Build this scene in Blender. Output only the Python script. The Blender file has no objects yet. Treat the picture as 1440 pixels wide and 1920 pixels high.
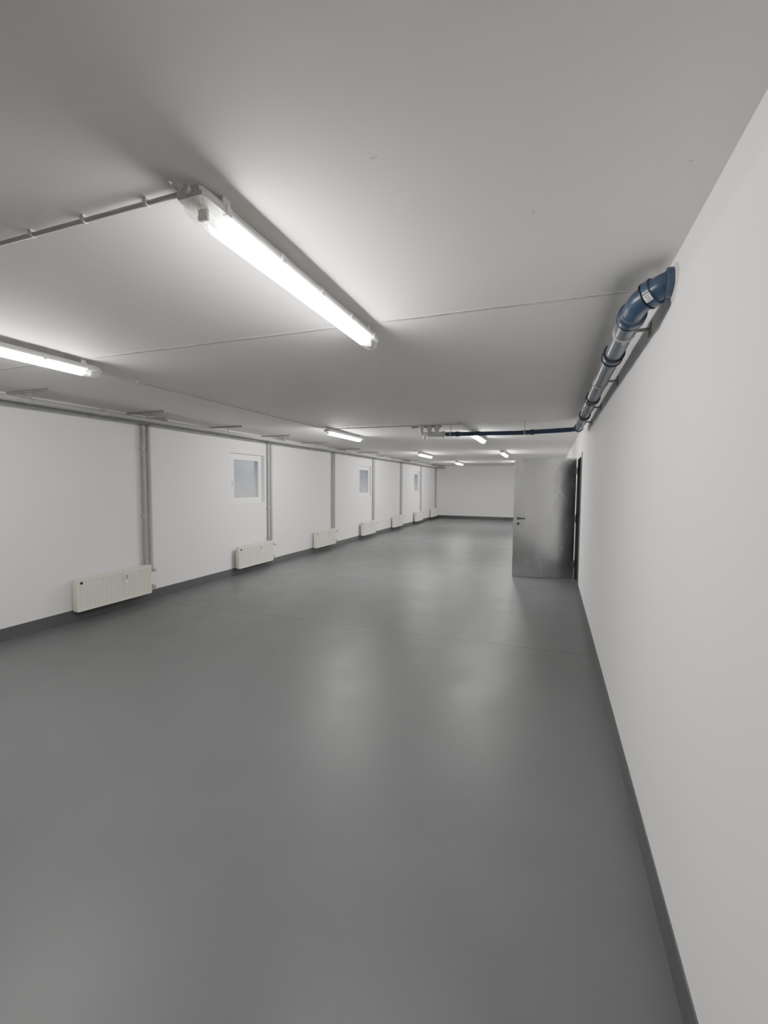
import bpy, bmesh, math, random
from mathutils import Vector, Matrix
random.seed(4)
C = bpy.context.scene.collection
CAMZ = 1.55
XL, XR, YF, YB, H = -4.93, 0.41, 20.6, -2.6, 2.40
ORD = ['first', 'second', 'third', 'fourth', 'fifth', 'sixth', 'seventh', 'eighth', 'ninth', 'tenth',
       'eleventh', 'twelfth', 'thirteenth', 'fourteenth', 'fifteenth']

# ------------------------------------------------------------------ materials
def mat(name, col, rough=0.5, metal=0.0, var=0.0, vscale=(3, 3, 3), bump=0.0, bscale=40, rvar=0.0,
        emit=0.0, ecol=None, spec=0.5, coat=0.0):
    m = bpy.data.materials.new(name); m.use_nodes = True
    nt = m.node_tree; N = nt.nodes; L = nt.links; b = N['Principled BSDF']
    b.inputs['Base Color'].default_value = (*col, 1); b.inputs['Roughness'].default_value = rough
    b.inputs['Metallic'].default_value = metal; b.inputs['Specular IOR Level'].default_value = spec
    b.inputs['Coat Weight'].default_value = coat
    if emit:
        b.inputs['Emission Color'].default_value = (*(ecol or col), 1); b.inputs['Emission Strength'].default_value = emit
    tc = N.new('ShaderNodeTexCoord'); mp = N.new('ShaderNodeMapping'); mp.inputs['Scale'].default_value = vscale
    L.new(tc.outputs['Object'], mp.inputs['Vector'])
    n = N.new('ShaderNodeTexNoise'); n.inputs['Scale'].default_value = 1.0; n.inputs['Detail'].default_value = 4
    L.new(mp.outputs['Vector'], n.inputs['Vector'])
    r = N.new('ShaderNodeMapRange'); L.new(n.outputs['Fac'], r.inputs['Value'])
    r.inputs['From Min'].default_value = .3; r.inputs['From Max'].default_value = .7
    r.inputs['To Min'].default_value = 1 - var; r.inputs['To Max'].default_value = 1 + var
    v = N.new('ShaderNodeVectorMath'); v.operation = 'SCALE'; v.inputs[0].default_value = col
    L.new(r.outputs['Result'], v.inputs['Scale']); L.new(v.outputs['Vector'], b.inputs['Base Color'])
    if rvar:
        q = N.new('ShaderNodeMapRange'); L.new(n.outputs['Fac'], q.inputs['Value'])
        q.inputs['From Min'].default_value = .3; q.inputs['From Max'].default_value = .7
        q.inputs['To Min'].default_value = rough - rvar; q.inputs['To Max'].default_value = rough + rvar
        L.new(q.outputs['Result'], b.inputs['Roughness'])
    if bump:
        n2 = N.new('ShaderNodeTexNoise'); n2.inputs['Scale'].default_value = bscale; n2.inputs['Detail'].default_value = 3
        L.new(tc.outputs['Object'], n2.inputs['Vector'])
        bp = N.new('ShaderNodeBump'); bp.inputs['Strength'].default_value = bump; bp.inputs['Distance'].default_value = .01
        L.new(n2.outputs['Fac'], bp.inputs['Height']); L.new(bp.outputs['Normal'], b.inputs['Normal'])
        m['b'] = bp.name
    m['v'] = v.name
    return m

def scale_by(m, sock):
    nt = m.node_tree; N = nt.nodes; L = nt.links
    v2 = N.new('ShaderNodeVectorMath'); v2.operation = 'SCALE'
    L.new(N[m['v']].outputs['Vector'], v2.inputs[0]); L.new(sock, v2.inputs['Scale'])
    L.new(v2.outputs['Vector'], N['Principled BSDF'].inputs['Base Color']); m['v'] = v2.name

def seam(m, ypos, width, factor, wob=.006, bump=0.0, broken=0.0, factor2=None):
    """a thin painted-over joint across the slab at y = ypos, in the surface's own coordinates"""
    nt = m.node_tree; N = nt.nodes; L = nt.links; b = N['Principled BSDF']
    tc = N.new('ShaderNodeTexCoord'); s = N.new('ShaderNodeSeparateXYZ'); L.new(tc.outputs['Object'], s.inputs[0])
    n = N.new('ShaderNodeTexNoise'); n.inputs['Scale'].default_value = 6; n.inputs['Detail'].default_value = 5; L.new(tc.outputs['Object'], n.inputs['Vector'])
    w = N.new('ShaderNodeMath'); w.operation = 'MULTIPLY_ADD'; w.inputs[1].default_value = wob * 2; w.inputs[2].default_value = -ypos - wob
    L.new(n.outputs['Fac'], w.inputs[0])
    a = N.new('ShaderNodeMath'); a.operation = 'ADD'; L.new(s.outputs['Y'], a.inputs[0]); L.new(w.outputs[0], a.inputs[1])
    ab = N.new('ShaderNodeMath'); ab.operation = 'ABSOLUTE'; L.new(a.outputs[0], ab.inputs[0])
    r = N.new('ShaderNodeMapRange'); L.new(ab.outputs[0], r.inputs['Value'])
    r.inputs['From Min'].default_value = width * .3; r.inputs['From Max'].default_value = width
    r.inputs['To Min'].default_value = factor; r.inputs['To Max'].default_value = 1
    if factor2 is not None:      # the joint flakes: alternates between two tones along its length
        n4 = N.new('ShaderNodeTexNoise'); n4.inputs['Scale'].default_value = 4; n4.inputs['Detail'].default_value = 6; L.new(tc.outputs['Object'], n4.inputs['Vector'])
        q4 = N.new('ShaderNodeMapRange'); L.new(n4.outputs['Fac'], q4.inputs['Value'])
        q4.inputs['From Min'].default_value = .44; q4.inputs['From Max'].default_value = .56
        q4.inputs['To Min'].default_value = factor; q4.inputs['To Max'].default_value = factor2
        L.new(q4.outputs[0], r.inputs['To Min'])
    scale_by(m, r.outputs['Result'])
    if bump:
        n3 = N.new('ShaderNodeTexNoise'); n3.inputs['Scale'].default_value = 22; L.new(tc.outputs['Object'], n3.inputs['Vector'])
        q = N.new('ShaderNodeMapRange'); L.new(ab.outputs[0], q.inputs['Value'])
        q.inputs['From Min'].default_value = 0; q.inputs['From Max'].default_value = width * 2
        q.inputs['To Min'].default_value = 1; q.inputs['To Max'].default_value = 0
        mu = N.new('ShaderNodeMath'); mu.operation = 'MULTIPLY'; L.new(q.outputs[0], mu.inputs[0]); L.new(n3.outputs['Fac'], mu.inputs[1])
        bp = N.new('ShaderNodeBump'); bp.inputs['Strength'].default_value = bump; bp.inputs['Distance'].default_value = .02
        L.new(mu.outputs[0], bp.inputs['Height'])
        if 'b' in m: L.new(N[m['b']].outputs['Normal'], bp.inputs['Normal'])
        L.new(bp.outputs['Normal'], b.inputs['Normal'])

def chips(m, scale, rad, factor):
    nt = m.node_tree; N = nt.nodes; L = nt.links
    tc = N.new('ShaderNodeTexCoord'); vo = N.new('ShaderNodeTexVoronoi'); vo.inputs['Scale'].default_value = scale
    mp = N.new('ShaderNodeMapping'); mp.inputs['Scale'].default_value = (1, 1, 0); L.new(tc.outputs['Object'], mp.inputs['Vector'])
    vo.voronoi_dimensions = '2D'
    n = N.new('ShaderNodeTexNoise'); n.inputs['Scale'].default_value = 30; L.new(tc.outputs['Object'], n.inputs['Vector'])
    ad = N.new('ShaderNodeMixRGB'); ad.blend_type = 'ADD'; ad.inputs[0].default_value = .04
    L.new(mp.outputs[0], ad.inputs[1]); L.new(n.outputs['Color'], ad.inputs[2]); L.new(ad.outputs[0], vo.inputs['Vector'])
    r = N.new('ShaderNodeMapRange'); L.new(vo.outputs['Distance'], r.inputs['Value'])
    r.inputs['From Min'].default_value = rad * .5; r.inputs['From Max'].default_value = rad
    r.inputs['To Min'].default_value = factor; r.inputs['To Max'].default_value = 1
    scale_by(m, r.outputs['Result'])

M = {}
EC = (1, .966, .918)
M['ceiling'] = mat('ceiling_paint', (.765, .755, .738), .75, var=.025, vscale=(.8, .8, .8), bump=.10, bscale=7)
seam(M['ceiling'], 2.27, .010, .80, wob=.010, bump=1.0, factor2=1.18); chips(M['ceiling'], 1.6, .012, .78)
M['wall'] = mat('wall_paint', (.84, .84, .84), .8, var=.01, vscale=(1, 1, 1), bump=.03, bscale=30)
M['floor'] = mat('floor_coating', (.134, .1405, .148), .41, var=.035, vscale=(2.2, 2.2, 2.2), bump=.07, bscale=6, rvar=.045, spec=.38)
seam(M['floor'], 4.44, .012, .58, wob=.005, bump=.15, factor2=.82)
M['skirt'] = mat('skirting_paint', (.108, .112, .117), .45, var=.05, vscale=(5, 5, 5))
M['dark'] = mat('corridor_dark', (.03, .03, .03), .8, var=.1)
M['pipe_grey'] = mat('painted_pipe_grey', (.38, .38, .37), .5, var=.05, vscale=(3, 3, 3))
M['pipe_light'] = mat('painted_pipe_light', (.46, .46, .45), .5, var=.04)
M['channel'] = mat('galvanised_channel', (.38, .38, .37), .45, .3, var=.1, vscale=(20, 20, 20))
M['housing'] = mat('lamp_housing_plastic', (.58, .58, .57), .4, var=.03)
M['clip'] = mat('lamp_clip_plastic', (.66, .66, .65), .35, var=.03)
M['diffuser'] = mat('glowing_cover', (.9, .9, .88), .3, emit=97, ecol=EC)
M['diffuser_far'] = mat('glowing_cover_far', (.9, .9, .88), .3, emit=138, ecol=EC)
M['tube'] = mat('lamp_tube_end', (.9, .9, .88), .3, emit=5, ecol=EC)
M['rad'] = mat('radiator_enamel', (.80, .785, .71), .35, var=.02)
M['rad_dark'] = mat('radiator_gap', (.12, .12, .11), .6, var=.05)
M['meter'] = mat('meter_face_grey', (.32, .32, .31), .4, var=.05)
M['black'] = mat('black_plastic', (.02, .02, .022), .35, var=.1)
M['brass'] = mat('nickel_valve', (.55, .54, .50), .3, .8, var=.1, vscale=(30, 30, 30))
M['white'] = mat('white_plastic', (.88, .88, .87), .35, var=.02)
M['blue'] = mat('blue_pipe', (.040, .064, .112), .30, var=.12, vscale=(6, 6, 6), spec=.5)
M['slate'] = mat('slate_blue_pipe', (.105, .130, .165), .30, var=.10, vscale=(6, 2, 6), spec=.55)
M['rubber'] = mat('black_seal', (.022, .026, .035), .45, var=.1)
M['zinc'] = mat('galvanised_door_sheet', (.61, .615, .625), .25, .96, var=.07, vscale=(5, 5, 2.4), rvar=.045, bump=.02, bscale=3)
M['steel'] = mat('steel_frame', (.20, .205, .21), .4, .6, var=.08, vscale=(6, 6, 2))
M['paper'] = mat('paper_sticker', (.80, .80, .78), .6, var=.02)
M['ink'] = mat('sticker_ink', (.06, .06, .07), .6, var=.02)
M['cable'] = mat('grey_cable', (.50, .50, .49), .5, var=.04)
M['plaster'] = mat('raw_plaster_patch', (.62, .60, .56), .9, var=.15, vscale=(40, 40, 40), bump=.6, bscale=60)

def clear_material():
    m = bpy.data.materials.new('clear_cover_plastic'); m.use_nodes = True; nt = m.node_tree; N = nt.nodes; L = nt.links
    b = N['Principled BSDF']; b.inputs['Base Color'].default_value = (.74, .74, .72, 1); b.inputs['Roughness'].default_value = .12
    tc = N.new('ShaderNodeTexCoord'); wv = N.new('ShaderNodeTexWave'); wv.bands_direction = 'X'; wv.inputs['Scale'].default_value = 60
    L.new(tc.outputs['Object'], wv.inputs['Vector'])
    tr = N.new('ShaderNodeBsdfTransparent'); tr.inputs['Color'].default_value = (.90, .90, .89, 1)
    mr = N.new('ShaderNodeMapRange'); mr.inputs['To Min'].default_value = .10; mr.inputs['To Max'].default_value = .34
    L.new(wv.outputs['Fac'], mr.inputs['Value'])
    mx = N.new('ShaderNodeMixShader'); L.new(mr.outputs[0], mx.inputs[0]); L.new(tr.outputs[0], mx.inputs[1]); L.new(b.outputs[0], mx.inputs[2])
    L.new(mx.outputs[0], N['Material Output'].inputs['Surface']); return m
M['clear'] = clear_material()

def pane_material():
    m = bpy.data.materials.new('frosted_pane'); m.use_nodes = True; nt = m.node_tree; N = nt.nodes; L = nt.links
    N.remove(N['Principled BSDF']); out = N['Material Output']
    tr = N.new('ShaderNodeBsdfTranslucent'); gl = N.new('ShaderNodeBsdfGlossy'); gl.inputs['Roughness'].default_value = .25
    gl.inputs['Color'].default_value = (.8, .8, .8, 1)
    tc = N.new('ShaderNodeTexCoord'); sp = N.new('ShaderNodeSeparateXYZ'); L.new(tc.outputs['Generated'], sp.inputs[0])
    n = N.new('ShaderNodeTexNoise'); n.inputs['Scale'].default_value = 4; n.inputs['Detail'].default_value = 4; L.new(tc.outputs['Object'], n.inputs['Vector'])
    ma = N.new('ShaderNodeMath'); ma.operation = 'MULTIPLY_ADD'; ma.inputs[1].default_value = .5; L.new(n.outputs['Fac'], ma.inputs[0]); L.new(sp.outputs['Z'], ma.inputs[2])
    m2 = N.new('ShaderNodeMath'); m2.operation = 'MULTIPLY_ADD'; m2.inputs[1].default_value = -.35; L.new(sp.outputs['Y'], m2.inputs[0]); L.new(ma.outputs[0], m2.inputs[2])
    cr = N.new('ShaderNodeValToRGB'); cr.color_ramp.elements[0].position = .15; cr.color_ramp.elements[1].position = .95
    cr.color_ramp.elements[0].color = (.80, .79, .77, 1); cr.color_ramp.elements[1].color = (.53, .56, .62, 1)
    L.new(m2.outputs[0], cr.inputs[0]); L.new(cr.outputs[0], tr.inputs['Color'])
    mx = N.new('ShaderNodeMixShader'); mx.inputs[0].default_value = .12
    L.new(tr.outputs[0], mx.inputs[1]); L.new(gl.outputs[0], mx.inputs[2]); L.new(mx.outputs[0], out.inputs['Surface'])
    return m
M['pane'] = pane_material()

# ------------------------------------------------------------------ mesh helpers
def box(bm, x0, x1, y0, y1, z0, z1, bev=0.0):
    vs = [bm.verts.new((x, y, z)) for x in (x0, x1) for y in (y0, y1) for z in (z0, z1)]
    F = [(0, 1, 3, 2), (4, 6, 7, 5), (0, 4, 5, 1), (2, 3, 7, 6), (0, 2, 6, 4), (1, 5, 7, 3)]
    fs = [bm.faces.new([vs[i] for i in f]) for f in F]
    if bev:
        es = list({e for f in fs for e in f.edges})
        bmesh.ops.bevel(bm, geom=es, offset=bev, segments=2, affect='EDGES', profile=.5)
    return bm

def fillet(pts, r, n=6):
    pts = [Vector(p) for p in pts]; out = [pts[0]]
    for i in range(1, len(pts) - 1):
        a, b, c = pts[i - 1], pts[i], pts[i + 1]
        d1 = (a - b); d2 = (c - b); rr = min(r, d1.length * .49, d2.length * .49)
        p0 = b + d1.normalized() * rr; p1 = b + d2.normalized() * rr
        for k in range(n + 1):
            t = k / n; out.append((1 - t) ** 2 * p0 + 2 * t * (1 - t) * b + t * t * p1)
    out.append(pts[-1]); return out

def tube(bm, pts, r, fil=.04, seg=16, radii=None):
    P = fillet(pts, fil) if len(pts) > 2 and fil else [Vector(p) for p in pts]
    n = len(P); T = []
    for i in range(n):
        t = (P[min(i + 1, n - 1)] - P[max(i - 1, 0)]).normalized(); T.append(t)
    ref = Vector((0, 0, 1)) if abs(T[0].z) < .9 else Vector((1, 0, 0))
    u = T[0].cross(ref).normalized(); rings = []
    for i in range(n):
        u = (u - T[i] * u.dot(T[i])).normalized(); w = T[i].cross(u)
        rr = radii[i] if radii else r
        rings.append([bm.verts.new(P[i] + (u * math.cos(a) + w * math.sin(a)) * rr) for a in [2 * math.pi * k / seg for k in range(seg)]])
    for i in range(n - 1):
        for k in range(seg):
            bm.faces.new((rings[i][k], rings[i][(k + 1) % seg], rings[i + 1][(k + 1) % seg], rings[i + 1][k]))
    bm.faces.new(rings[0][::-1]); bm.faces.new(rings[-1]); return bm

def loft(bm, loops):
    R = [[bm.verts.new(p) for p in l] for l in loops]; n = len(R[0])
    for a, b in zip(R, R[1:]):
        for k in range(n): bm.faces.new((a[k], a[(k + 1) % n], b[(k + 1) % n], b[k]))
    bm.faces.new(R[0][::-1]); bm.faces.new(R[-1]); return bm

def ring(bm, c, axis, r0, r1, w, seg=20):
    """flat band round a pipe: inner r0, outer r1, width w along axis"""
    c = Vector(c); a = Vector(axis).normalized(); ref = Vector((0, 0, 1)) if abs(a.z) < .9 else Vector((1, 0, 0))
    u = a.cross(ref).normalized(); v = a.cross(u); L = []
    for (r, h) in ((r0, -w / 2), (r1, -w / 2 + w * .12), (r1, w / 2 - w * .12), (r0, w / 2)):
        L.append([bm.verts.new(c + a * h + (u * math.cos(t) + v * math.sin(t)) * r) for t in [2 * math.pi * k / seg for k in range(seg)]])
    for i in range(4):
        A, B = L[i], L[(i + 1) % 4]
        for k in range(seg): bm.faces.new((A[k], A[(k + 1) % seg], B[(k + 1) % seg], B[k]))
    return bm

def build(name, bm, m, parent=None, smooth=False):
    bmesh.ops.recalc_face_normals(bm, faces=bm.faces)
    me = bpy.data.meshes.new(name); bm.to_mesh(me); bm.free(); me.materials.append(m)
    if smooth:
        for p in me.polygons: p.use_smooth = True
        try: me.set_sharp_from_angle(angle=math.radians(40))
        except Exception: pass
    o = bpy.data.objects.new(name, me); C.objects.link(o)
    if parent: o.parent = parent
    return o
def root(name, label=None, cat=None, loc=(0, 0, 0), group=None, kind=None):
    o = bpy.data.objects.new(name, None); C.objects.link(o); o.location = loc; o.empty_display_size = .1
    tag(o, label, cat, group, kind); return o
def tag(o, label=None, cat=None, group=None, kind=None):
    if label: o['label'] = label
    if cat: o['category'] = cat
    if group: o['group'] = group
    if kind: o['kind'] = kind
    return o
def B(): return bmesh.new()
def wpart(name, bm, m, r, smooth=False, under=None):
    """bm given in world coordinates, parented below root r (or below a part of it)"""
    bmesh.ops.translate(bm, verts=bm.verts, vec=-Vector(r.location)); return build(name, bm, m, under or r, smooth)
def children(o): return [c for c in bpy.data.objects if c.parent == o]
def copy_tree(o, parent=None):
    c = o.copy(); C.objects.link(c); c.parent = parent
    for ch in children(o): copy_tree(ch, c)
    return c
def struct(name, bm, m, label, cat='wall'):
    return tag(build(name, bm, m), label, cat, kind='structure')

# ------------------------------------------------------------------ the room
bm = B(); box(bm, XL - .35, 2.0, YB - .3, YF + .3, -.2, 0); struct('floor', bm, M['floor'], 'smooth mid grey coated concrete floor with a faint cross joint', 'floor')
bm = B(); box(bm, XL - .35, 2.0, YB - .3, YF + .3, H, H + .2); struct('ceiling', bm, M['ceiling'], 'off white painted concrete ceiling with a rough cross joint', 'ceiling')
def wall_with_holes(x0, x1, holes, m, name, label):
    bm = B(); y = YB
    for (a, b, z0, z1) in holes:
        box(bm, x0, x1, y, a, 0, H)
        if z0 > 0: box(bm, x0, x1, a, b, 0, z0)
        box(bm, x0, x1, a, b, z1, H); y = b
    box(bm, x0, x1, y, YF, 0, H); struct(name, bm, m, label)
WIN = [(6.09, 7.02), (11.38, 12.28), (16.68, 17.5)]
WZ0, WZ1 = 1.19, 2.045
wall_with_holes(XL - .30, XL, [(a, b, WZ0, WZ1) for a, b in WIN], M['wall'], 'wall_left', 'long white wall with small windows and radiators')
DY0, DY1, DZ = 7.06, 8.04, 2.00
wall_with_holes(XR, XR + .2, [(DY0, DY1, 0, DZ)], M['wall'], 'wall_right', 'bare white wall close on the right with door opening')
bm = B(); box(bm, XL - .3, XR + .2, YF, YF + .2, 0, H); struct('wall_far', bm, M['wall'], 'white end wall at the far end of the room')
bm = B(); box(bm, XL - .3, XR + .2, YB - .2, YB, 0, H); struct('wall_rear', bm, M['wall'], 'white wall behind the viewpoint')
bm = B()
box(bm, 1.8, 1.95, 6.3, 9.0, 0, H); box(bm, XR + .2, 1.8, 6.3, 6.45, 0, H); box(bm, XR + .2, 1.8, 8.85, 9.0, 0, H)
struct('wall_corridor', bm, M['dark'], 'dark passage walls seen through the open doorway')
BH, BT = .125, .006
bm = B(); box(bm, XL, XL + BT, YB, YF, 0, BH); struct('baseboard_left', bm, M['skirt'], 'dark grey painted skirting band along window wall', 'baseboard')
bm = B(); box(bm, XR - BT, XR, YB, DY0 - .05, 0, BH); box(bm, XR - BT, XR, DY1 + .05, YF, 0, BH); struct('baseboard_right', bm, M['skirt'], 'dark grey painted skirting band along right wall', 'baseboard')
bm = B(); box(bm, XL + BT, XR - BT, YF - BT, YF, 0, BH); struct('baseboard_far', bm, M['skirt'], 'dark grey painted skirting band on the far end wall', 'baseboard')

# windows
WL = ['small white framed frosted window nearest the camera, above the second radiator',
      'small white framed frosted window in the middle of the left wall',
      'small white framed frosted window farthest down the left wall']
for i, (a, b) in enumerate(WIN):
    q = .03
    w = root('window_%d' % (i + 1), WL[i], 'window', (XL - .11 + q, (a + b) / 2, WZ0), 'small windows along the left wall', 'structure')
    bm = B(); f = .065
    x0, x1 = XL - .17 + q, XL - .10 + q
    box(bm, x0, x1, a, a + f, WZ0, WZ1); box(bm, x0, x1, b - f, b, WZ0, WZ1)
    box(bm, x0, x1, a + f, b - f, WZ0, WZ0 + f); box(bm, x0, x1, a + f, b - f, WZ1 - f, WZ1)
    wpart('window_frame', bm, M['white'], w)
    bm = B(); x0, x1 = XL - .10 + q, XL - .082 + q; A, Bb, s = a + .05, b - .04, .095; z0, z1 = WZ0 + .035, WZ1 - .035; sz = .07
    for bb in ((A, A + s, z0, z1), (Bb - .075, Bb, z0, z1), (A + s, Bb - .075, z0, z0 + sz), (A + s, Bb - .075, z1 - sz, z1)): box(bm, x0, x1, *bb)
    sa = wpart('sash', bm, M['white'], w)
    bm = B(); box(bm, XL - .135 + q, XL - .128 + q, a + f, b - f, WZ0 + f, WZ1 - f)
    wpart('pane', bm, M['pane'], w, under=sa)
    bm = B(); zc = (z0 + z1) / 2 - .06
    box(bm, x1, x1 + .012, A + .035, A + .065, zc - .035, zc + .035, .003); tube(bm, [(x1, A + .05, zc), (x1 + .04, A + .05, zc), (x1 + .04, A + .05, zc - .12)], .009, .015, 10)
    wpart('handle', bm, M['white'], w, True, under=sa)
    bm = B(); box(bm, XL - .10 + q, XL + .004, a + .001, b - .001, WZ0, WZ0 + .012, .003); wpart('sill', bm, M['white'], w)

# ------------------------------------------------------------------ door
bm = B()
for (y0, y1) in ((DY0 - .04, DY0 + .03), (DY1 - .03, DY1 + .04)):
    box(bm, XR - .012, XR + .21, y0, y1, 0, DZ + .03)
box(bm, XR - .012, XR + .21, DY0 + .03, DY1 - .03, DZ - .03, DZ + .03)
struct('trim_1', bm, M['steel'], 'grey steel frame lining the doorway in the right wall', 'door frame')
d = root('door_1', 'galvanised grey steel door standing open into the room', 'door', (XR - .03, DY1 - .03, .008), kind='structure')
bm = B(); W = .965; box(bm, -W, 0, -.028, .028, 0, 1.985, .004)
leaf = build('leaf', bm, M['zinc'], d)
bm = B()
box(bm, -W - .003, -W + .0005, -.018, .018, .0, 1.985); build('edge_strip', bm, M['steel'], d)
for side in (-1, 1):
    bm = B(); yy = side * .028
    tube(bm, [(-W + .075, yy, .985), (-W + .075, yy + side * .010, .985)], .022, 0, 20)
    tube(bm, [(-W + .075, yy, .985), (-W + .075, yy + side * .05, .985), (-W + .18, yy + side * .05, .985)], .0085, .02, 12)
    build('handle', bm, M['black'], d, True)
    bm = B(); tube(bm, [(-W + .075, yy, .895), (-W + .075, yy + side * .008, .895)], .020, 0, 20)
    build('keyhole_rose', bm, M['black'], d, True)
for z in (.25, 1.0, 1.78):
    bm = B(); tube(bm, [(.012, -.03, z - .07), (.012, -.03, z + .07)], .011, 0, 12); box(bm, -.035, .01, -.034, -.0275, z - .05, z + .05)
    build('hinge', bm, M['steel'], d, True)
d.rotation_euler = (0, 0, math.radians(7))

# ------------------------------------------------------------------ batten lights
LEN = 1.37
G = -.014          # gap between housing and ceiling, bridged by the brackets
def make_light():
    r = root('batten_light')
    hl = LEN / 2
    prof = [(-.046, -.046), (.046, -.046), (.051, -.041), (.051, -.033), (.043, -.030), (.037, -.014), (.026, -.009), (-.026, -.009), (-.037, -.014), (-.043, -.030), (-.051, -.033), (-.051, -.041)]
    def sc(y, k): return [(x * k, y, G - .046 + (z + .046) * k) for x, z in prof]
    bm = B(); loft(bm, [sc(-hl, .84), sc(-hl + .015, .96), sc(-hl + .04, 1), sc(hl - .04, 1), sc(hl - .015, .96), sc(hl, .84)])
    build('housing', bm, M['housing'], r)
    cov = [(.037, -.046), (.037, -.056), (.034, -.070), (.027, -.082), (.015, -.088), (0, -.090)]
    cov = cov + [(-x, z) for x, z in cov[-2::-1]]
    def cs(y, k): return [(x * k, y, G - .0462 + (z + .046) * k) for x, z in cov]
    e = hl - .115
    bm = B(); loft(bm, [cs(-e, 1), cs(0, 1), cs(e, 1)]); df = build('diffuser', bm, M['diffuser'], r, True)
    for y in (-.22, .22):
        bm = B(); tube(bm, [(x, y, G + z - .0005) for x, z in cov], .002, 0, 8); build('seam_rib', bm, M['clip'], df, True)
    for s in (-1, 1):
        bm = B(); loft(bm, [cs(s * (e + .0005), 1), cs(s * (hl - .035), 1), cs(s * (hl - .012), .93), cs(s * (hl - .002), .72)][::s]); ce = build('cover_end', bm, M['clear'], r, True)
        bm = B(); tube(bm, [(0, s * (e + .003), G - .066), (0, s * (e + .055), G - .066)], .011, 0, 14); build('tube_end', bm, M['tube'], ce, True)
        bm = B(); box(bm, -.017, .017, min(s * (e + .055), s * (e + .066)), max(s * (e + .055), s * (e + .066)), G - .080, G - .048, .002); build('tube_socket', bm, M['cable'], ce)
    for s in (-1, 1):
        for k in range(5):
            y = -hl + .1 + k * (LEN - .2) / 4
            bm = B(); box(bm, min(s * .0515, s * .0555), max(s * .0515, s * .0555), y - .012, y + .012, G - .052, G - .027, .001)
            box(bm, min(s * .0375, s * .054), max(s * .0375, s * .054), y - .010, y + .010, G - .054, G - .050)
            build('clip', bm, M['clip'], r)
    for y in (-hl + .12, hl - .12):
        bm = B(); box(bm, -.03, .03, y - .018, y + .018, G - .010, 0, .002); build('mounting_bracket', bm, M['clip'], r)
    bm = B(); tube(bm, [(0, -hl + .02, G - .028), (0, -hl - .018, G - .028)], .009, 0, 12); ring(bm, (0, -hl - .012, G - .028), (0, 1, 0), .006, .012, .012, 8)
    build('cable_gland', bm, M['housing'], r, True)
    return r
LX, RX = -3.12, -.965
lights = [
    (RX, 1.72, 'large glowing batten ceiling light nearest the camera, near the ceiling centre'),
    (LX, 1.72, 'glowing batten ceiling light cut by the left edge of the photo'),
    (-3.22, 6.85, 'glowing batten ceiling light second down the left row, before the first pipe branch'),
    (-1.17, 7.75, 'glowing batten ceiling light just beyond the thin blue pipe'),
    (-3.26, 12.1, 'glowing batten ceiling light third down the left row'),
    (-1.15, 12.1, 'small distant batten ceiling light just above left part of the open steel door'),
    (-3.26, 17.0, 'farthest visible batten ceiling light close to the end wall'),
    (-1.15, 17.0, 'last batten ceiling light of the right row, hidden behind the open steel door')]
proto = make_light()
for i, (x, y, lab) in enumerate(lights):
    o = proto if i == 0 else copy_tree(proto)
    o.location = (x, y, H); tag(o, lab, 'ceiling light', 'batten lights in two rows on the ceiling')
    if y > 5:
        for ch in children(o):
            if ch.name.startswith('diffuser'):
                ch.material_slots[0].link = 'OBJECT'; ch.material_slots[0].material = M['diffuser_far']

# ------------------------------------------------------------------ conduits
def conduit(name, pts, r, label, clips, axis, smoothcol='cable', cr=.0025):
    P0 = Vector(pts[0]); t = root(name, label, 'cable conduit', P0, 'cable runs fixed to the ceiling')
    bm = B(); tube(bm, pts, r, .012, 12); wpart('tube', bm, M[smoothcol], t, True)
    for c in clips:
        bm = B(); c = Vector(c); ring(bm, c, axis, r, r + cr, .014, 14)
        a = (.007, r + .003) if axis[0] else (r + .003, .007)
        box(bm, c.x - a[0], c.x + a[0], c.y - a[1], c.y + a[1], c.z, H - .0005)
        wpart('clip', bm, M['clip'], t, False)
    return t
zc = H - .014
t = conduit('ceiling_conduit', [(-1.045, 1.075, zc), (-3.10, 1.075, zc)], .0075,
        'grey conduit with clips joining the two nearest ceiling lights', [(-1.165, 1.075, zc), (-1.43, 1.075, zc), (-1.68, 1.075, zc), (-2.2, 1.075, zc), (-2.7, 1.075, zc)], (1, 0, 0))
bm = B(); tube(bm, [(-1.05, 1.075, zc), (-1.03, 1.065, zc - .002), (-1.010, 1.01, zc - .008), (-.985, .995, H - .036), (-.965, 1.016, H - .042)], .0038, .02, 10); wpart('cable', bm, M['cable'], t, True)
zc = H - .013
conduit('ceiling_conduit', [(LX - .02, 2.43, H - .038), (-3.2, 2.52, zc), (-3.3, 2.6, zc), (-3.3, 6.05, zc), (-3.23, 6.13, H - .038)], .006,
        'thin conduit running lengthwise between the two left row lights', [(-3.3, 2.9 + .6 * k, zc) for k in range(6)], (0, 1, 0), 'pipe_light')
zc = H - .018
conduit('ceiling_conduit', [(-3.20, 6.00, zc), (-3.20, 6.10, zc), (-3.05, 6.24, zc), (-1.17, 6.24, zc), (-1.17, 6.72, zc), (-1.17, 7.035, H - .040)], .009,
        'grey conduit crossing the ceiling beside the thin blue pipe', [(-2.9 + .55 * k, 6.24, zc) for k in range(4)], (1, 0, 0))

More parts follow.
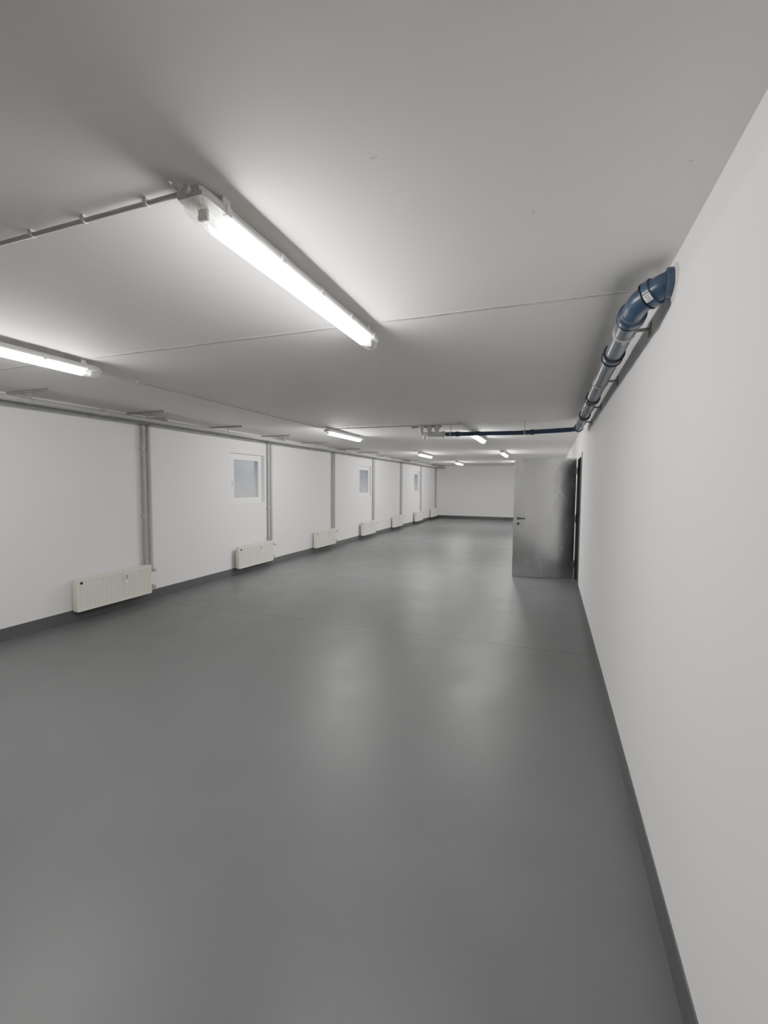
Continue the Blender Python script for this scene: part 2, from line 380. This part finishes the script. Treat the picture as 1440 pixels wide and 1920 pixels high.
# ------------------------------------------------------------------ heating mains, brackets, risers, radiators
for (x, lab) in ((-4.60, 'long grey heating main under the ceiling, the one farther from the wall'), (-4.78, 'long grey heating main under the ceiling, the one closer to the wall')):
    t = root('heating_main', lab, 'pipe', (x, YB + .01, 2.30), 'pair of long heating mains')
    bm = B(); tube(bm, [(x, YB + .005, 2.30), (x, YF - .005, 2.30)], .028, 0, 20); wpart('pipe', bm, M['pipe_grey'], t, True)
    for y in (3.6, 9.0, 14.3):
        bm = B(); ring(bm, (x, y, 2.30), (0, 1, 0), .0275, .035, .06, 20); wpart('coupling', bm, M['pipe_grey'], t, True)

def make_bracket():
    t = root('pipe_bracket')
    bm = B(); box(bm, 0, .60, -.012, .012, -.022, -.002, .002); build('channel', bm, M['channel'], t)
    for x in (.15, .33):
        bm = B(); ring(bm, (x, 0, -.10), (0, 1, 0), .0285, .033, .020, 20); tube(bm, [(x, 0, -.068), (x, 0, -.020)], .005, 0, 10); build('pipe_ring', bm, M['channel'], t, True)
    return t
pb = make_bracket()
ys = [1.45, 2.87, 4.18, 5.63, 6.95, 8.35, 10.05, 11.3, 12.7, 14.0, 15.35, 16.7, 18.1, 19.4]
for i, y in enumerate(ys):
    o = pb if i == 0 else copy_tree(pb)
    o.location = (XL, y, H); tag(o, 'metal channel bracket carrying the heating mains, %s from the camera end' % ORD[i], 'pipe bracket', 'pipe brackets under the ceiling')

RY = [4.37, 7.10, 9.72, 12.35, 14.97, 17.55, 20.05]
def make_riser():
    t = root('heating_riser'); r = .024; g = .09
    bm = B(); tube(bm, [(.119, 0, 2.30), (.032, 0, 2.30), (.032, 0, .185), (.032, g, .185), (.088, g, .185), (.088, .050, .185)], r, .035, 14)
    build('return_pipe', bm, M['pipe_grey'], t, True)
    bm = B(); tube(bm, [(.33, g, 2.33), (.33, g, 2.352), (.032, g, 2.352), (.032, g, .41), (.088, g, .41), (.088, .050, .41)], r, .03, 14)
    build('supply_pipe', bm, M['pipe_light'], t, True)
    for z in (1.98, 1.1):
        bm = B()
        for y in (0, g): ring(bm, (.032, y, z), (0, 0, 1), r - .001, r + .005, .025, 16)
        box(bm, .0, .012, -.03, .12, z - .010, z + .010); build('pipe_clamp', bm, M['cable'], t)
    return t
pr = make_riser()
for i, y in enumerate(RY):
    o = pr if i == 0 else copy_tree(pr)
    o.location = (XL, y, 0); tag(o, 'pair of vertical grey heating pipes down to the %s radiator from the camera' % ORD[i], 'pipes', 'heating risers on the left wall')

RL, RH = .97, .36
def make_radiator():
    t = root('panel_radiator')
    def ribbed(xa, depth, sgn):
        bm = B(); cols = [(0, 0)]
        y = .018; n = 28; p = (RL - .036) / n
        for k in range(n):
            cols += [(y + p * .32, 0), (y + p * .44, 1), (y + p * .60, 1), (y + p * .72, 0)]; y += p
        cols += [(RL, 0)]
        rows = [(0, 0), (.022, 0), (.032, 1), (RH - .032, 1), (RH - .022, 0), (RH, 0)]
        Gd = [[bm.verts.new((xa - sgn * depth * c * rr, yy, z)) for (yy, c) in cols] for (z, rr) in rows]
        for a, b in zip(Gd, Gd[1:]):
            for k in range(len(cols) - 1): bm.faces.new((a[k], a[k + 1], b[k + 1], b[k]))
        bk = [bm.verts.new((xa - sgn * .020, yy, z)) for yy, z in ((0, 0), (RL, 0), (RL, RH), (0, RH))]
        bm.faces.new(bk)
        bm.faces.new([bk[0]] + Gd[0] + [bk[1]]); bm.faces.new([bk[3]] + Gd[-1] + [bk[2]])
        bm.faces.new([bk[0]] + [g[0] for g in Gd] + [bk[3]]); bm.faces.new([bk[1]] + [g[-1] for g in Gd] + [bk[2]])
        return bm
    build('front_panel', ribbed(.122, .009, 1), M['rad'], t)
    bm = B(); box(bm, .060, .072, .004, RL - .004, .006, RH - .006, .003); build('back_panel', bm, M['rad'], t)
    bm = B(); box(bm, .073, .101, .02, RL - .02, .03, RH - .05); build('convector', bm, M['rad_dark'], t)
    for y in (-.006, RL - .0):
        bm = B(); box(bm, .058, .1225, y, y + .006, .004, RH + .003, .002); build('side_cover', bm, M['rad'], t)
    bm = B(); box(bm, .058, .064, 0, RL, RH, RH + .006); box(bm, .114, .122, 0, RL, RH, RH + .006)
    for k in range(41): y = k * (RL - .008) / 40; box(bm, .064, .114, y, y + .008, RH, RH + .005)
    build('top_grille', bm, M['rad'], t)
    bm = B(); box(bm, .122, .142, .575, .615, RH - .155, RH - .035, .004); hm = build('heat_meter', bm, M['white'], t)
    bm = B(); box(bm, .142, .144, .584, .606, RH - .105, RH - .05); build('meter_window', bm, M['meter'], hm)
    bm = B(); tube(bm, [(.122, .045, RH - .045), (.131, .045, RH - .045)], .014, 0, 14); build('vent_plug', bm, M['black'], t, True)
    e = RL + .004
    bm = B(); tube(bm, [(.09, e, RH - .07), (.09, e + .050, RH - .07)], .016, 0, 12); tube(bm, [(.09, e + .026, RH - .07), (.165, e + .026, RH - .07)], .015, 0, 14, None)
    build('valve', bm, M['brass'], t, True)
    bm = B(); tube(bm, [(.09, e, .065), (.09, e + .050, .065)], .015, 0, 12); tube(bm, [(.09, e + .026, .065), (.135, e + .026, .065)], .011, 0, 12)
    build('return_valve', bm, M['brass'], t, True)
    for y in (.15, RL - .15):
        bm = B(); box(bm, 0, .004, y - .02, y + .02, .02, RH - .02); box(bm, 0, .062, y - .003, y + .003, .04, RH - .04); build('wall_bracket', bm, M['channel'], t)
    return t
rad = make_radiator()
RLAB = ['off white ribbed panel radiator nearest the camera', 'off white panel radiator second from the camera, below the nearest window',
        'off white panel radiator third from the camera, between the first two windows', 'off white panel radiator fourth from the camera, below the middle window',
        'off white panel radiator fifth from the camera', 'off white panel radiator sixth from the camera, below the farthest window',
        'tiny looking off white panel radiator in the far corner beside the end wall']
for i, y in enumerate(RY):
    o = rad if i == 0 else copy_tree(rad)
    o.location = (XL, y + .0 - RL, .12); tag(o, RLAB[i], 'radiator', 'panel radiators along the left wall')

# ------------------------------------------------------------------ blue drain pipe on the right
px, pz = .302, 2.272
t = root('drain_pipe', 'thick slate blue plastic drain pipe with black seals running along the right wall', 'pipe', (px, 2.1, pz))
bm = B(); tube(bm, [(px, 2.16, pz), (px, 6.10, pz - .008)], .045, 0, 28); wpart('pipe', bm, M['slate'], t, True)
path = [(XR + .03, 2.005, 2.312), (.385, 2.007, 2.311), (px + .008, 2.075, pz + .008), (px, 2.20, pz)]
bm = B(); tube(bm, path, .046, .040, 28); el = wpart('elbow', bm, M['blue'], t, True)
bm = B(); ring(bm, (px, 2.205, pz), (0, 1, 0), .044, .0560, .05, 28); wpart('socket', bm, M['blue'], t, True)
p1, p2 = Vector(path[1]), Vector(path[2]); dd = p2 - p1; mid = (p1 + p2) / 2
bm = B(); ring(bm, mid, dd, .044, .0545, .034, 28); wpart('socket', bm, M['blue'], t, True)
bm = B(); ring(bm, mid + dd.normalized() * .020, dd, .044, .0552, .007, 28); wpart('seal', bm, M['rubber'], t, True)
bm = B(); ring(bm, (XR - .016, 2.006, 2.312), (1, 0, 0), .044, .0545, .026, 28); wpart('wall_collar', bm, M['blue'], t, True)
bm = B(); ring(bm, (px, 2.233, pz), (0, 1, 0), .044, .0570, .010, 28); wpart('seal', bm, M['rubber'], t, True)
zz_of = lambda y: pz - .008 * (y - 2.16) / 3.94
for y in (2.82, 4.12, 5.05):
    bm = B(); ring(bm, (px, y, zz_of(y)), (0, 1, 0), .044, .052, .09, 28); wpart('socket', bm, M['slate'], t, True)
    for dy, ww, ro in ((.045, .016, .056), (-.045, .010, .055)):
        bm = B(); ring(bm, (px, y + dy, zz_of(y)), (0, 1, 0), .044, ro, ww, 28); wpart('seal', bm, M['rubber'], t, True)
for y in (2.42, 3.5, 4.6, 5.6):
    zz = zz_of(y)
    bm = B(); ring(bm, (px, y, zz), (0, 1, 0), .0445, .050, .022, 24); box(bm, px + .043, XR - .003, y - .007, y + .007, zz - .007, zz + .007); box(bm, XR - .006, XR, y - .025, y + .025, zz - .03, zz + .03)
    box(bm, px - .008, px + .008, y - .010, y + .010, zz - .062, zz - .047)
    wpart('pipe_clamp', bm, M['channel'], t, False)
bm = B(); ring(bm, (px, 6.12, pz - .008), (0, 1, 0), .040, .055, .07, 28); wpart('socket', bm, M['blue'], t, True)
# sticker wrapped on the elbow, facing the room
ax = dd.normalized()
side = Vector((0, 0, 1)).cross(ax).normalized()
if side.x > 0: side = -side
dn = ax.cross(side).normalized()
if dn.z > 0: dn = -dn
def wrap(bm, r, a0, a1, l0, l1, n=6):
    prev = None
    for k in range(n + 1):
        a = a0 + (a1 - a0) * k / n; nn = side * math.cos(a) + dn * math.sin(a)
        cur = [bm.verts.new(mid + ax * l + nn * r) for l in (l0, l1)]
        if prev: bm.faces.new((prev[0], prev[1], cur[1], cur[0]))
        prev = cur
bm = B(); wrap(bm, .0551, .35, .90, -.014, .013); stk = wpart('sticker', bm, M['paper'], t)
bm = B()
for k in range(3): wrap(bm, .0555, .45 + k * .15, .50 + k * .15, -.010, .009 - .004 * (k % 2), 2)
wpart('sticker_print', bm, M['ink'], t, under=stk)
bm = B(); loft(bm, [[(XR - h, 2.005 + rr * math.cos(a) * (1 + .12 * math.sin(3 * a)), 2.312 + rr * math.sin(a)) for a in [2 * math.pi * k / 20 for k in range(20)]] for (h, rr) in ((0, .070), (.004, .066), (.007, .056))])
wpart('plaster_patch', bm, M['plaster'], t)

t = root('branch_pipe', 'thin dark blue pipe crossing below the ceiling to the grey fittings', 'pipe', (-.6, 6.2, 2.26))
bm = B(); tube(bm, [(px, 6.156, pz - .008), (px, 6.22, pz - .008), (px - .07, 6.30, pz - .008), (-.4, 6.32, 2.245), (-1.42, 6.36, 2.262)], .030, .05, 20)
wpart('pipe', bm, M['blue'], t, True)
for (x, y, z) in ((-.25, 6.315, 2.249), (-1.25, 6.353, 2.259)):
    bm = B(); ring(bm, (x, y, z), (1, -.04, 0), .029, .037, .06, 20); wpart('socket', bm, M['blue'], t, True)
    bm = B(); ring(bm, (x - .1, y, z), (1, -.04, 0), .029, .036, .02, 20); tube(bm, [(x - .1, y, z + .032), (x - .1, y, H - .001)], .005, 0, 8); wpart('hanger', bm, M['channel'], t, True)

t = root('pipe_fittings', 'cluster of light grey pipe fittings hanging from ceiling at end of thin blue pipe', 'pipe fittings', (-1.6, 6.36, H))
yy = 6.365
bm = B(); tube(bm, [(-1.425, yy, 2.262), (-1.66, yy, 2.27)], .036, 0, 18); ring(bm, (-1.455, yy, 2.262), (1, 0, 0), .034, .045, .05, 18); wpart('tee', bm, M['housing'], t, True)
for (x, y, z0) in ((-1.55, yy, 2.26), (-1.66, yy, 2.27)):
    bm = B(); tube(bm, [(x, y, z0), (x, y, H)], .030, 0, 16); ring(bm, (x, y, 2.345), (0, 0, 1), .028, .040, .04, 16); wpart('stub_pipe', bm, M['housing'], t, True)
bm = B(); tube(bm, [(-1.66, yy, 2.27), (-1.78, yy, 2.27), (-1.78, yy, H)], .028, .05, 16); ring(bm, (-1.78, yy, 2.36), (0, 0, 1), .026, .037, .04, 16); wpart('elbow', bm, M['housing'], t, True)
bm = B(); tube(bm, [(-1.70, yy - .02, 2.27), (-1.70, yy - .10, 2.255), (-1.70, yy - .10, 2.19)], .022, .04, 14); ring(bm, (-1.70, yy - .10, 2.20), (0, 0, 1), .02, .030, .03, 14); wpart('valve', bm, M['white'], t, True)
bm = B(); box(bm, -1.95, -1.50, yy + .05, yy + .075, H - .03, H, .002); wpart('mounting_rail', bm, M['channel'], t)

# ------------------------------------------------------------------ world and camera
w = bpy.data.worlds.new('world'); bpy.context.scene.world = w; w.use_nodes = True
bg = w.node_tree.nodes['Background']; bg.inputs[0].default_value = (.90, .93, 1.0, 1); bg.inputs[1].default_value = 1.05

f = 846.0
Yv = Vector((313, 50, -f)).normalized(); Xv = Vector((2297, -71, f)); Xv = (Xv - Yv * Xv.dot(Yv)).normalized(); Zv = Xv.cross(Yv)
R = Matrix((Xv, Yv, Zv))
cd = bpy.data.cameras.new('camera'); cam = bpy.data.objects.new('camera', cd); C.objects.link(cam)
cam.matrix_world = Matrix.Translation((0, 0, CAMZ)) @ R.to_4x4()
cd.sensor_fit = 'VERTICAL'; cd.sensor_height = 36; cd.lens = 36 * f / 1920; cd.clip_start = .05; cd.clip_end = 100
bpy.context.scene.camera = cam
